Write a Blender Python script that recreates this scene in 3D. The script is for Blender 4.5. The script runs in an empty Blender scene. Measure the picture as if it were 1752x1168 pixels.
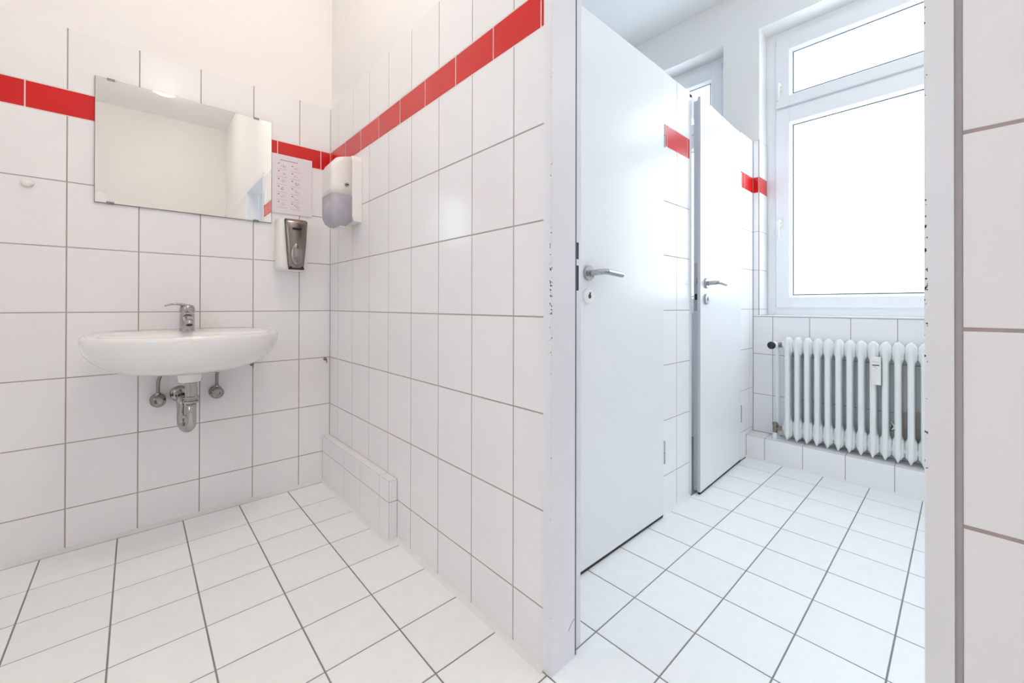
import bpy, bmesh, math, random
from mathutils import Matrix, Vector

random.seed(7)
SC = bpy.context.scene
COL = SC.collection

# ------------------------------------------------------------------ camera
cam = bpy.data.cameras.new('camera')
cam.sensor_fit = 'HORIZONTAL'
cam.sensor_width = 36.0
cam.lens = 706.863 / 1752 * 36.0
cam.shift_x = (876 - 919.888) / 1752
cam.shift_y = (520.2 - 584) / 1752
cam.clip_start = 0.02
camo = bpy.data.objects.new('camera', cam)
COL.objects.link(camo)
yaw, pitch, roll = -0.7713, 0.0035, 0.0017
F = Vector((math.sin(-yaw) * math.cos(pitch), math.cos(yaw) * math.cos(pitch), math.sin(pitch)))
R = F.cross(Vector((0, 0, 1))).normalized()
U = R.cross(F)
R, U = (math.cos(roll) * R + math.sin(roll) * U), (-math.sin(roll) * R + math.cos(roll) * U)
mw = Matrix((R, U, -F)).transposed().to_4x4()
mw.translation = (-0.7536, -2.3895, 0.9346)
camo.matrix_world = mw
SC.camera = camo

# ------------------------------------------------------------------ world, exposure
w = bpy.data.worlds.new('overcast_sky')
SC.world = w
w.use_nodes = True
bg = w.node_tree.nodes['Background']
bg.inputs[0].default_value = (0.745, 0.875, 1.0, 1)
bg.inputs[1].default_value = 5.2
SC.view_settings.view_transform = 'Standard'
SC.view_settings.look = 'None'
SC.view_settings.gamma = 1.0
SC.view_settings.use_curve_mapping = False
SC.view_settings.exposure = 0.2
SC.cycles.max_bounces = 16
SC.cycles.diffuse_bounces = 10
SC.cycles.glossy_bounces = 6
SC.cycles.transparent_max_bounces = 12
SC.cycles.caustics_reflective = False
SC.cycles.caustics_refractive = False

LAMP_COLOR = (1.0, 0.86, 0.73)
LAMP_STRENGTH = 15.0


def portal(name, loc, sx, sy, rot):
    """sampling portal in a window opening: guides the sky light, adds none"""
    l = bpy.data.lights.new(name, 'AREA')
    l.shape = 'RECTANGLE'
    l.size, l.size_y = sx, sy
    l.cycles.is_portal = True
    o = bpy.data.objects.new(name, l)
    o.location = loc
    o.rotation_euler = rot
    COL.objects.link(o)


# area lights shine along local -Z
portal('sky_portal', (2.33, -2.07, 1.79), 1.8, 1.2, (0, math.pi / 2, 0))
portal('sky_portal', (2.33, -0.86, 1.79), 1.8, 0.8, (0, math.pi / 2, 0))
portal('sky_portal', (-2.08, -1.85, 1.7), 1.2, 0.7, (0, -math.pi / 2, 0))  # portal of the assumed side window


# ------------------------------------------------------------------ materials
def mat(name, color, rough=0.5, metal=0.0, var=0.0, vscale=8.0, bump=0.0, bscale=60.0, spec=0.5, rnd=0.0, coat=0.0,
        alpha=1.0, trans=0.0):
    m = bpy.data.materials.new(name)
    m.use_nodes = True
    nt = m.node_tree
    b = nt.nodes['Principled BSDF']
    b.inputs['Roughness'].default_value = rough
    b.inputs['Metallic'].default_value = metal
    b.inputs['Specular IOR Level'].default_value = spec
    b.inputs['Coat Weight'].default_value = coat
    b.inputs['Coat Roughness'].default_value = 0.08
    b.inputs['Alpha'].default_value = alpha
    b.inputs['Transmission Weight'].default_value = trans
    c = (*color, 1)
    b.inputs['Base Color'].default_value = c
    geo = nt.nodes.new('ShaderNodeNewGeometry')
    if var > 0 or rnd > 0:
        hsv = nt.nodes.new('ShaderNodeHueSaturation')
        hsv.inputs['Color'].default_value = c
        val = nt.nodes.new('ShaderNodeMath'); val.operation = 'ADD'
        val.inputs[0].default_value = 1.0 - var / 2 - rnd / 2
        add2 = nt.nodes.new('ShaderNodeMath'); add2.operation = 'ADD'
        nz = nt.nodes.new('ShaderNodeTexNoise')
        nz.inputs['Scale'].default_value = vscale
        nz.inputs['Detail'].default_value = 4
        nt.links.new(geo.outputs['Position'], nz.inputs['Vector'])
        m1 = nt.nodes.new('ShaderNodeMath'); m1.operation = 'MULTIPLY'; m1.inputs[1].default_value = var
        nt.links.new(nz.outputs['Fac'], m1.inputs[0])
        oi = nt.nodes.new('ShaderNodeObjectInfo')
        m2 = nt.nodes.new('ShaderNodeMath'); m2.operation = 'MULTIPLY'; m2.inputs[1].default_value = rnd
        nt.links.new(oi.outputs['Random'], m2.inputs[0])
        nt.links.new(m1.outputs[0], add2.inputs[0]); nt.links.new(m2.outputs[0], add2.inputs[1])
        nt.links.new(add2.outputs[0], val.inputs[1])
        nt.links.new(val.outputs[0], hsv.inputs['Value'])
        nt.links.new(hsv.outputs['Color'], b.inputs['Base Color'])
    if bump > 0:
        n2 = nt.nodes.new('ShaderNodeTexNoise')
        n2.inputs['Scale'].default_value = bscale
        n2.inputs['Detail'].default_value = 3
        nt.links.new(geo.outputs['Position'], n2.inputs['Vector'])
        bp = nt.nodes.new('ShaderNodeBump')
        bp.inputs['Strength'].default_value = bump
        bp.inputs['Distance'].default_value = 0.002
        nt.links.new(n2.outputs['Fac'], bp.inputs['Height'])
        nt.links.new(bp.outputs['Normal'], b.inputs['Normal'])
    return m


M = {}
M['plaster'] = mat('plaster_white', (0.86, 0.845, 0.83), 0.85, var=0.03, vscale=3, bump=0.12, bscale=180)
M['ceiling'] = mat('ceiling_white', (0.88, 0.88, 0.88), 0.9, bump=0.06, bscale=150)
M['tile'] = mat('white_glazed_tile', (0.86, 0.855, 0.865), 0.16, var=0.02, vscale=5, bump=0.05, bscale=14, rnd=0.025)
M['red'] = mat('red_glazed_tile', (0.62, 0.008, 0.009), 0.2, var=0.06, vscale=6, bump=0.05, bscale=14, rnd=0.06)
M['grout'] = mat('wall_grout', (0.42, 0.35, 0.34), 0.9, var=0.25, vscale=14, bump=0.3, bscale=300)
M['seam'] = mat('grey_caulk_seam', (0.42, 0.385, 0.40), 0.8, var=0.2, vscale=12)
M['grout_light'] = mat('light_grout', (0.76, 0.69, 0.66), 0.9, var=0.1, vscale=14)
M['floor_tile'] = mat('floor_tile', (0.89, 0.905, 0.905), 0.42, var=0.07, vscale=22, bump=0.12, bscale=400, rnd=0.035)
M['floor_grout'] = mat('floor_grout', (0.27, 0.265, 0.255), 0.95, var=0.5, vscale=5, bump=0.3, bscale=300)
M['caulk'] = mat('caulk_bead', (0.80, 0.79, 0.77), 0.6, var=0.1, vscale=20)
M['laminate'] = mat('white_door_laminate', (0.82, 0.83, 0.845), 0.24, var=0.02, vscale=4, bump=0.03, bscale=30)
M['door_edge'] = mat('grey_door_edge', (0.55, 0.58, 0.62), 0.4, var=0.04, vscale=6)
M['pvc'] = mat('white_window_plastic', (0.83, 0.84, 0.86), 0.28, var=0.01, vscale=5)
M['gasket'] = mat('grey_gasket', (0.10, 0.13, 0.17), 0.6, var=0.1)
M['ceramic'] = mat('sanitary_ceramic', (0.86, 0.85, 0.84), 0.08, var=0.01, vscale=6, coat=0.4)
M['chrome'] = mat('chrome', (0.46, 0.445, 0.44), 0.08, metal=1.0, var=0.05, vscale=30)
M['chrome_dull'] = mat('dull_chrome', (0.34, 0.32, 0.31), 0.12, metal=1.0, var=0.1, vscale=40)
M['steel'] = mat('brushed_steel', (0.46, 0.46, 0.46), 0.24, metal=1.0, var=0.08, vscale=40)
M['dark_chrome'] = mat('dull_hose_steel', (0.33, 0.31, 0.30), 0.38, metal=1.0, var=0.2, vscale=120)
M['brass'] = mat('tarnished_brass', (0.30, 0.26, 0.21), 0.45, metal=0.9, var=0.3, vscale=60)
M['black'] = mat('black_plastic', (0.012, 0.012, 0.014), 0.45, var=0.2)
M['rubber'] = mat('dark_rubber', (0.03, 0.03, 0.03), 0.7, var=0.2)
M['white_plastic'] = mat('white_plastic', (0.84, 0.82, 0.80), 0.3, var=0.015, vscale=9)
M['smoke'] = mat('smoky_plastic', (0.50, 0.48, 0.55), 0.12, var=0.25, vscale=18, alpha=0.82)
M['silver'] = mat('silver_plastic', (0.30, 0.265, 0.245), 0.27, metal=0.95, var=0.1, vscale=15)
M['silver_light'] = mat('silver_push_oval', (0.36, 0.335, 0.325), 0.22, metal=0.95, var=0.1, vscale=15)
M['paper'] = mat('paper', (0.80, 0.76, 0.80), 0.9, var=0.03, vscale=20)
M['ink'] = mat('grey_print', (0.25, 0.17, 0.22), 0.9, var=0.1)
M['ink_light'] = mat('pale_print', (0.52, 0.40, 0.47), 0.9, var=0.1)
M['red_ink'] = mat('red_print', (0.72, 0.16, 0.16), 0.9, var=0.1)
M['mirror'] = mat('mirror_silver', (0.93, 0.925, 0.90), 0.0, metal=1.0, var=0.004, vscale=2)
M['mirror_edge'] = mat('mirror_edge', (0.10, 0.09, 0.085), 0.4, var=0.1)
M['radiator'] = mat('radiator_enamel', (0.82, 0.84, 0.83), 0.3, var=0.06, vscale=25, bump=0.1, bscale=90)
M['rust'] = mat('rust_spot', (0.28, 0.02, 0.015), 0.8, var=0.3)
M['screw'] = mat('old_screw', (0.33, 0.27, 0.22), 0.5, metal=0.8, var=0.3, vscale=80)
M['stain'] = mat('brown_damp_stain', (0.66, 0.58, 0.52), 0.5, var=0.3, vscale=16)


def frame_paint():
    """white frame paint with dark chips along the arrises (wear)"""
    m = mat('white_frame_paint', (0.80, 0.80, 0.84), 0.32, var=0.03, vscale=5, bump=0.03, bscale=40)
    nt = m.node_tree
    b = nt.nodes['Principled BSDF']
    src = b.inputs['Base Color'].links[0].from_socket
    geo = nt.nodes.new('ShaderNodeNewGeometry')
    sep = nt.nodes.new('ShaderNodeSeparateXYZ')
    nt.links.new(geo.outputs['Position'], sep.inputs[0])

    def math_(op, a, bb):
        n = nt.nodes.new('ShaderNodeMath'); n.operation = op
        for i, v in ((0, a), (1, bb)):
            if isinstance(v, (int, float)):
                n.inputs[i].default_value = v
            else:
                nt.links.new(v, n.inputs[i])
        return n.outputs[0]

    def near(sock, c, d):
        return math_('LESS_THAN', math_('ABSOLUTE', math_('SUBTRACT', sock, c), 0), d)
    edge_l = math_('MULTIPLY', near(sep.outputs[1], -1.668, 0.0062), near(sep.outputs[0], -0.004, 0.0035))
    edge_r = math_('MULTIPLY', near(sep.outputs[1], -2.354, 0.0035), near(sep.outputs[0], -0.004, 0.006))
    edge = math_('MAXIMUM', edge_l, edge_r)
    nz = nt.nodes.new('ShaderNodeTexNoise')
    nz.inputs['Scale'].default_value = 150
    nz.inputs['Detail'].default_value = 2
    nt.links.new(geo.outputs['Position'], nz.inputs['Vector'])
    big = nt.nodes.new('ShaderNodeTexNoise')
    big.inputs['Scale'].default_value = 5.5
    nt.links.new(geo.outputs['Position'], big.inputs['Vector'])
    wz = math_('MAXIMUM', math_('SUBTRACT', 1.0, math_('MULTIPLY', math_('ABSOLUTE', math_('SUBTRACT', sep.outputs[2], 1.0), 0), 2.6)), 0.0)
    msk = math_('GREATER_THAN', math_('ADD', math_('ADD', nz.outputs['Fac'], math_('MULTIPLY', big.outputs['Fac'], 0.3)), math_('MULTIPLY', wz, 0.12)), 0.885)
    msk = math_('MULTIPLY', msk, edge)
    mix = nt.nodes.new('ShaderNodeMix'); mix.data_type = 'RGBA'
    nt.links.new(msk, mix.inputs[0])
    nt.links.new(src, mix.inputs[6])
    mix.inputs[7].default_value = (0.02, 0.02, 0.025, 1)
    nt.links.new(mix.outputs[2], b.inputs['Base Color'])
    return m


M['frame'] = frame_paint()


def glass_mat():
    m = bpy.data.materials.new('window_glass')
    m.use_nodes = True
    nt = m.node_tree
    nt.nodes.clear()
    out = nt.nodes.new('ShaderNodeOutputMaterial')
    tr = nt.nodes.new('ShaderNodeBsdfTransparent')
    tr.inputs[0].default_value = (0.97, 0.985, 0.99, 1)
    gl = nt.nodes.new('ShaderNodeBsdfGlossy')
    gl.inputs['Roughness'].default_value = 0.03
    mx = nt.nodes.new('ShaderNodeMixShader')
    mx.inputs[0].default_value = 0.05
    nt.links.new(tr.outputs[0], mx.inputs[1]); nt.links.new(gl.outputs[0], mx.inputs[2])
    nt.links.new(mx.outputs[0], out.inputs[0])
    return m


M['glass'] = glass_mat()


def lamp_mat(name, color, strength):
    m = bpy.data.materials.new(name)
    m.use_nodes = True
    nt = m.node_tree
    b = nt.nodes['Principled BSDF']
    b.inputs['Base Color'].default_value = (0.9, 0.88, 0.85, 1)
    b.inputs['Emission Color'].default_value = (*color, 1)
    b.inputs['Emission Strength'].default_value = strength
    return m


M['lamp'] = lamp_mat('opal_lamp_glass', LAMP_COLOR, LAMP_STRENGTH)
M['lamp_fill'] = lamp_mat('opal_fill_glass', LAMP_COLOR, 24.0)  # glow of the fill lamp added over the basin
M['pendant_fill'] = lamp_mat('opal_pendant_fill', (1.0, 0.95, 0.90), 8.0)  # glow of the pendant added to fill the window room


# ------------------------------------------------------------------ helpers
def obj(name, me, m=None, parent=None, smooth=False):
    if isinstance(me, bmesh.types.BMesh):
        bm = me
        me = bpy.data.meshes.new(name)
        bm.normal_update()
        bm.to_mesh(me)
        bm.free()
    if m is not None:
        me.materials.clear()
        me.materials.append(M[m])
    if smooth:
        for p in me.polygons:
            p.use_smooth = True
    o = bpy.data.objects.new(name, me)
    COL.objects.link(o)
    if parent is not None:
        o.parent = parent
    return o


def tag(o, label, cat=None, group=None, kind=None):
    o['label'] = label
    if cat:
        o['category'] = cat
    if group:
        o['group'] = group
    if kind:
        o['kind'] = kind
    return o


def empty(name, loc, label, cat, group=None, kind=None):
    """an Empty at the thing's base; children are built in world space with build()"""
    o = bpy.data.objects.new(name, None)
    o.empty_display_size = 0.05
    o.location = loc
    COL.objects.link(o)
    return tag(o, label, cat, group, kind)


def part(name, bm, m, root, parent=None, smooth=False):
    """mesh given in world coordinates, stored relative to its root thing"""
    bmesh.ops.translate(bm, verts=bm.verts, vec=-root.location)
    return obj(name, bm, m, parent or root, smooth)


def box(bm, x0, x1, y0, y1, z0, z1):
    vs = [bm.verts.new((x, y, z)) for x in (x0, x1) for y in (y0, y1) for z in (z0, z1)]
    for f in ((0, 1, 3, 2), (4, 6, 7, 5), (0, 4, 5, 1), (2, 3, 7, 6), (0, 2, 6, 4), (1, 5, 7, 3)):
        bm.faces.new([vs[i] for i in f])
    return vs


def boxes(*bs):
    bm = bmesh.new()
    for b in bs:
        box(bm, *b)
    bmesh.ops.recalc_face_normals(bm, faces=bm.faces)
    return bm


def rbox(x0, x1, y0, y1, z0, z1, r=0.004, seg=3):
    bm = boxes((x0, x1, y0, y1, z0, z1))
    bmesh.ops.bevel(bm, geom=list(bm.edges), offset=r, segments=seg, profile=0.5, affect='EDGES')
    return bm


def cyl(bm, p0, p1, r0, r1=None, n=24, caps=True):
    r1 = r0 if r1 is None else r1
    p0, p1 = Vector(p0), Vector(p1)
    d = (p1 - p0).normalized()
    a = d.orthogonal().normalized()
    b = d.cross(a)
    rings = []
    for p, r in ((p0, r0), (p1, r1)):
        rings.append([bm.verts.new(p + r * (math.cos(2 * math.pi * i / n) * a + math.sin(2 * math.pi * i / n) * b)) for i in range(n)])
    for i in range(n):
        j = (i + 1) % n
        bm.faces.new((rings[0][i], rings[0][j], rings[1][j], rings[1][i]))
    if caps:
        bm.faces.new(rings[0][::-1]); bm.faces.new(rings[1])


def lathe(bm, origin, axis, prof, n=28):
    """prof: list of (distance along axis, radius)"""
    o, d = Vector(origin), Vector(axis).normalized()
    a = d.orthogonal().normalized(); b = d.cross(a)
    rings = []
    for t, r in prof:
        if r < 1e-6:
            rings.append([bm.verts.new(o + d * t)])
        else:
            rings.append([bm.verts.new(o + d * t + r * (math.cos(2 * math.pi * i / n) * a + math.sin(2 * math.pi * i / n) * b)) for i in range(n)])
    for A, B in zip(rings, rings[1:]):
        for i in range(n):
            j = (i + 1) % n
            if len(A) == 1 and len(B) == 1:
                continue
            if len(A) == 1:
                bm.faces.new((A[0], B[j], B[i]))
            elif len(B) == 1:
                bm.faces.new((A[i], A[j], B[0]))
            else:
                bm.faces.new((A[i], A[j], B[j], B[i]))
    for Rr, fl in ((rings[0], True), (rings[-1], False)):
        if len(Rr) > 2:
            bm.faces.new(Rr[::-1] if fl else Rr)


def tube(bm, pts, r, n=14):
    """round tube along a polyline (smoothed by the caller)"""
    pts = [Vector(p) for p in pts]
    up = None
    rings = []
    for i, p in enumerate(pts):
        d = (pts[min(i + 1, len(pts) - 1)] - pts[max(i - 1, 0)]).normalized()
        if up is None:
            up = d.orthogonal().normalized()
        a = (up - d * up.dot(d)).normalized()
        up = a
        b = d.cross(a)
        rr = r[i] if isinstance(r, (list, tuple)) else r
        rings.append([bm.verts.new(p + rr * (math.cos(2 * math.pi * k / n) * a + math.sin(2 * math.pi * k / n) * b)) for k in range(n)])
    for A, B in zip(rings, rings[1:]):
        for k in range(n):
            j = (k + 1) % n
            bm.faces.new((A[k], A[j], B[j], B[k]))
    bm.faces.new(rings[0][::-1]); bm.faces.new(rings[-1])


def bez(p0, p1, p2, n=10):
    p0, p1, p2 = Vector(p0), Vector(p1), Vector(p2)
    return [(1 - t) ** 2 * p0 + 2 * t * (1 - t) * p1 + t * t * p2 for t in [i / n for i in range(n + 1)]]


def loft(bm, rings, cap0=True, cap1=True):
    rr = [[bm.verts.new(p) for p in r] for r in rings]
    n = len(rr[0])
    for A, B in zip(rr, rr[1:]):
        for i in range(n):
            j = (i + 1) % n
            bm.faces.new((A[i], A[j], B[j], B[i]))
    if cap0:
        bm.faces.new(rr[0][::-1])
    if cap1:
        bm.faces.new(rr[-1])


def fix(bm, weld=1e-5):
    bmesh.ops.remove_doubles(bm, verts=bm.verts, dist=weld)
    bmesh.ops.recalc_face_normals(bm, faces=bm.faces)
    return bm


def prism(bm, poly, z0, z1):
    """vertical prism of a plan polygon"""
    a = [bm.verts.new((x, y, z0)) for x, y in poly]
    b = [bm.verts.new((x, y, z1)) for x, y in poly]
    n = len(poly)
    for i in range(n):
        j = (i + 1) % n
        bm.faces.new((a[i], a[j], b[j], b[i]))
    bm.faces.new(a[::-1]); bm.faces.new(b)


TCACHE = {}


def tile_mesh(wd, ht, m, t=0.0065, b=0.0006):
    k = (round(wd, 4), round(ht, 4), m)
    if k not in TCACHE:
        x, y = wd / 2, ht / 2
        v = []
        for dz, ins in ((-t, 0), (-b, 0), (0, b)):
            v += [(-x + ins, -y + ins, dz), (x - ins, -y + ins, dz), (x - ins, y - ins, dz), (-x + ins, y - ins, dz)]
        f = []
        for L in (0, 4):
            for i in range(4):
                j = (i + 1) % 4
                f.append((L + i, L + j, L + 4 + j, L + 4 + i))
        f.append((8, 9, 10, 11))
        me = bpy.data.meshes.new('tile')
        me.from_pydata(v, [], f)
        me.materials.append(M[m])
        TCACHE[k] = me
    return TCACHE[k]


def tiles(parent, o, Ux, Vx, cols, rows, m, joint=0.004, skip=None, tilt=0.0022, jl=None):
    """one object per tile; cols/rows are joint positions along Ux / Vx from o"""
    o, Ux, Vx = Vector(o), Vector(Ux), Vector(Vx)
    N = Ux.cross(Vx)
    inv = parent.matrix_world.inverted() if parent.type == 'EMPTY' else None
    for c0, c1 in zip(cols, cols[1:]):
        for r0, r1 in zip(rows, rows[1:]):
            if skip and skip((c0 + c1) / 2, (r0 + r1) / 2):
                continue
            wd, ht = abs(c1 - c0) - joint, abs(r1 - r0) - joint
            if wd < 0.004 or ht < 0.004:
                continue
            t = bpy.data.objects.new('tile', tile_mesh(wd, ht, m))
            mt = Matrix((Ux, Vx, N)).transposed().to_4x4()
            mt.translation = o + Ux * (c0 + c1) / 2 + Vx * (r0 + r1) / 2
            k = tilt * min(1, 0.12 / max(wd, ht))
            mt = mt @ Matrix.Rotation(random.uniform(-k, k), 4, 'X') @ Matrix.Rotation(random.uniform(-k, k), 4, 'Y')
            t.matrix_basis = mt
            t.parent = parent
            COL.objects.link(t)


def arange(a, step, n):
    return [a + step * i for i in range(n)]


X, Y, Z, NY = (1, 0, 0), (0, 1, 0), (0, 0, 1), (0, -1, 0)
ZE = 0.1555
H = 3.0
ROWS = [-0.001, ZE, ZE + .25, ZE + .5, ZE + .75, ZE + 1, ZE + 1.25, 1.6584]
RED = [1.6584, 1.7586]
TOP = [1.7586, 1.998]
XW, YC = 2.09, -1.45        # window wall face, cubicle wall face
XL, YF = -1.95, -3.74       # unseen left and rear walls of the wash room
ZS = 0.876                  # window sill

# ------------------------------------------------------------------ structure: floor and ceiling
floor = obj('floor', boxes((-2.1, 2.45, -3.9, 0.15, -0.12, -0.0012)), 'floor_grout')
tag(floor, 'square off-white floor tiles with thin grey joints in both rooms', kind='structure')
fx = arange(-0.004 - 2.0, 0.2, 20 + 1)
fx = [XL] + [v for v in fx if XL + .03 < v < 1.93] + [1.965]
fy = [-3.74] + [v for v in arange(-1.655 - 2.0, 0.2, 18) if -3.7 < v < -0.1] + [-0.030]
# plinth and partition stand on the tiled ground, cubicles behind their wall are not in view
tiles(floor, (0, 0, 0), X, Y, fx, [v for v in fy if v >= -2.66], 'floor_tile', joint=0.0042, tilt=0.0012,
      skip=lambda cx, cy: cx > 0.1 and cy > -1.42)
rest = bmesh.new()
for a, b in zip(fx, fx[1:]):
    for c, d in zip([v for v in fy if v <= -2.6], [v for v in fy if v <= -2.6][1:]):
        box(rest, a + .002, b - .002, c + .002, d - .002, -0.0075, 0)
rest = obj('tile_field', rest, 'floor_tile', floor)
rest['kind'] = 'stuff'
# pale caulk bead along the foot of the tiled walls
YC_ = -1.45
cb = bmesh.new()


def bead(bm, p, q, n, wd=.011, ht=.007):
    # triangular fillet from p to q along a wall foot, n = direction away from the wall
    p, q, n = Vector((*p, 0)), Vector((*q, 0)), Vector((*n, 0))
    loft(bm, [[e + Vector((0, 0, -.002)), e + n * wd + Vector((0, 0, -.002)), e + n * wd + Vector((0, 0, .0008)), e + Vector((0, 0, ht))] for e in (p, q)])


prism(cb, [(-1.95, 0.0), (-0.036, 0.0), (-0.036, -0.028), (-1.95, -0.028)], -0.004, 0.0012)
bead(cb, (-1.95, 0), (-.036, 0), (0, -1), .018, .008)
bead(cb, (0, -.8105), (0, -1.641), (-1, 0), .014)
bead(cb, (-.036, 0), (-.036, -.8105), (-1, 0), .012)
bead(cb, (-.036, -.8105), (0, -.8105), (0, -1), .012)
bead(cb, (.94, YC_), (1.207, YC_), (0, -1), .012)
bead(cb, (1.965, YC_), (1.965, -2.9), (-1, 0), .010)
obj('caulk_bead', fix(cb), 'caulk', floor)

ceiling = obj('ceiling', boxes((-2.1, 2.45, -3.9, 0.15, H, H + .1)), 'ceiling')
tag(ceiling, 'plain white ceiling above the window room and wash room', kind='structure')

# ------------------------------------------------------------------ wall_back (wash basin wall)
wb = obj('wall_back', boxes((-2.1, 2.45, 0.008, 0.15, 0, H)), 'plaster')
tag(wb, 'white tiled wall with red tile stripe behind the wash basin', kind='structure')
obj('grout_bed', boxes((XL, 0.0005, 0.0007, 0.008, 0, 1.995)), 'grout', wb)
obj('grout_band', boxes((XL, 0.0003, 0.0005, 0.0079, 1.6562, 1.7608)), 'grout_light', wb)
cols = [XL] + sorted([-(0.149 + 0.199 * k) for k in range(9)]) + [0.001]
tiles(wb, (0, 0, 0), X, Z, cols, ROWS, 'tile')
tiles(wb, (0, 0, 0), X, Z, cols, TOP, 'tile')
tiles(wb, (0, 0, 0), X, Z, [XL] + sorted([-(0.048 + 0.2 * k) for k in range(10)]) + [0.0], RED, 'red', joint=0.0035)

# ------------------------------------------------------------------ wall_right (partition with the doorway)
YA, YB = -1.641, -2.384           # rough opening between the frame faces
wr = obj('wall_right', boxes((0.008, 0.11, YA, 0.008, 0, H), (0.008, 0.11, YB, YA, 2.03, H), (0.008, 0.11, -3.9, YB, 0, H)), 'plaster')
tag(wr, 'tiled partition wall with red stripe beside the open doorway', kind='structure')
obj('grout_bed', boxes((0.0007, 0.008, YA, 0.0005, 0, 1.995), (0.0007, 0.008, YF, YB - .001, 0, 1.995)), 'grout', wr)
obj('grout_band', boxes((0.0005, 0.0079, YA, 0.0003, 1.6562, 1.7608), (0.0005, 0.0079, YF, YB, 1.6562, 1.7608)), 'grout_light', wr)
pc = [0.001] + [0.1243 + 0.199 * k for k in range(8)] + [1.6405]
hide = lambda c, r: c < 0.7 and r < 0.15
tiles(wr, (0, 0, 0), NY, Z, pc, ROWS, 'tile', skip=hide)
tiles(wr, (0, 0, 0), NY, Z, pc, TOP, 'tile')
tiles(wr, (0, 0, 0), NY, Z, [0.0] + [0.0205 + 0.2005 * k for k in range(9)][:9] + [1.6405], RED, 'red', joint=0.0035)
pc2 = [2.3875] + [2.586 + 0.199 * k for k in range(6)] + [3.74]
tiles(wr, (0, 0, 0), NY, Z, pc2, ROWS, 'tile', joint=0.005)
tiles(wr, (0, 0, 0), NY, Z, pc2, TOP, 'tile')
tiles(wr, (0, 0, 0), NY, Z, [2.3875] + [2.43 + 0.2 * k for k in range(7)] + [3.74], RED, 'red')
# caulk seam between the right jamb and the tiles, and in the wash room corner
sm = bmesh.new()
box(sm, -0.0002, 0.008, -2.3892, -2.3800, 0, 1.998)
obj('caulk_seam', fix(sm), 'seam', wr)

# low tiled ledge in the corner (boxed-in pipes)
lg = obj('wall_ledge', boxes((-0.0353, 0.002, -0.8098, 0, 0, 0.2393)), 'grout')
tag(lg, 'low narrow tiled ledge along the foot of the partition wall', kind='structure')
lc = [0.001, 0.124, 0.323, 0.522, 0.721, 0.8105]
tiles(lg, (-0.036, 0, 0), NY, Z, lc, [-0.0005, ZE, 0.2400], 'tile', joint=0.003, tilt=0.001)
tiles(lg, (0, 0, 0.240), X, Y, [-0.036, -0.0005], [-v for v in lc[::-1]], 'tile', joint=0.003, tilt=0.0005)
tiles(lg, (0, -0.8105, 0), X, Z, [-0.036, -0.0005], [-0.0005, ZE, 0.2400], 'tile', joint=0.003, tilt=0.0005)

# unseen walls that close the wash room, with the assumed window that lights the partition
wl = obj('wall_left', boxes((XL - .15, XL, -3.9, -2.2, 0, H), (XL - .15, XL, -1.5, 0.15, 0, H),
                            (XL - .15, XL, -2.2, -1.5, 0, 1.1), (XL - .15, XL, -2.2, -1.5, 2.3, H)), 'plaster')
tag(wl, 'plain plaster side wall with an assumed window left of the camera', kind='structure')
wf = obj('wall_front', boxes((-2.1, 2.45, -3.9, YF, 0, H)), 'plaster')
tag(wf, 'plain cream wall opposite the basin, seen in the mirror', kind='structure')

# ------------------------------------------------------------------ doorway frame
tr = empty('trim_1', (0.05, -2.0, 0), 'white painted steel frame of the open doorway with chipped edges', None, kind='structure')
# plan of the left jamb, towards the opening = -y
pl = [(-0.004, -1.640), (-0.004, -1.6665), (-0.0025, -1.668), (0.088, -1.668), (0.0905, -1.666), (0.0905, -1.652), (0.130, -1.652), (0.130, -1.615), (0.111, -1.615), (0.111, -1.640)]
b_ = bmesh.new(); prism(b_, pl, 0, 2.03)
part('jamb', fix(b_), 'frame', tr)
pr_ = [(x, -4.022 - y) for x, y in pl]
b_ = bmesh.new(); prism(b_, pr_, 0, 2.03)
part('jamb', fix(b_), 'frame', tr)
part('head', boxes((-0.004, 0.0905, -2.354, -1.668, 2.0, 2.03), (0.0905, 0.130, -2.37, -1.652, 2.013, 2.03)), 'frame', tr)
part('seal_strip', boxes((0.0907, 0.0935, -1.6675, -1.6535, 0.002, 1.998)), 'gasket', tr)
st = part('strike_plate', boxes((0.0912, 0.1285, -1.6530, -1.6515, 0.955, 1.135)), 'frame', tr)
for z0, z1 in ((1.062, 1.108), (0.976, 1.045)):
    part('latch_slot', boxes((0.1075, 0.119, -1.6537, -1.6525, z0, z1)), 'black', tr, parent=st)
part('scuff', (lambda bm: (tube(bm, bez((0.062, -1.6683, 0.082), (0.075, -1.6683, 0.098), (0.086, -1.6683, 0.102), 6), 0.0006, 6), bm)[1])(bmesh.new()), 'ink', tr)

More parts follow.
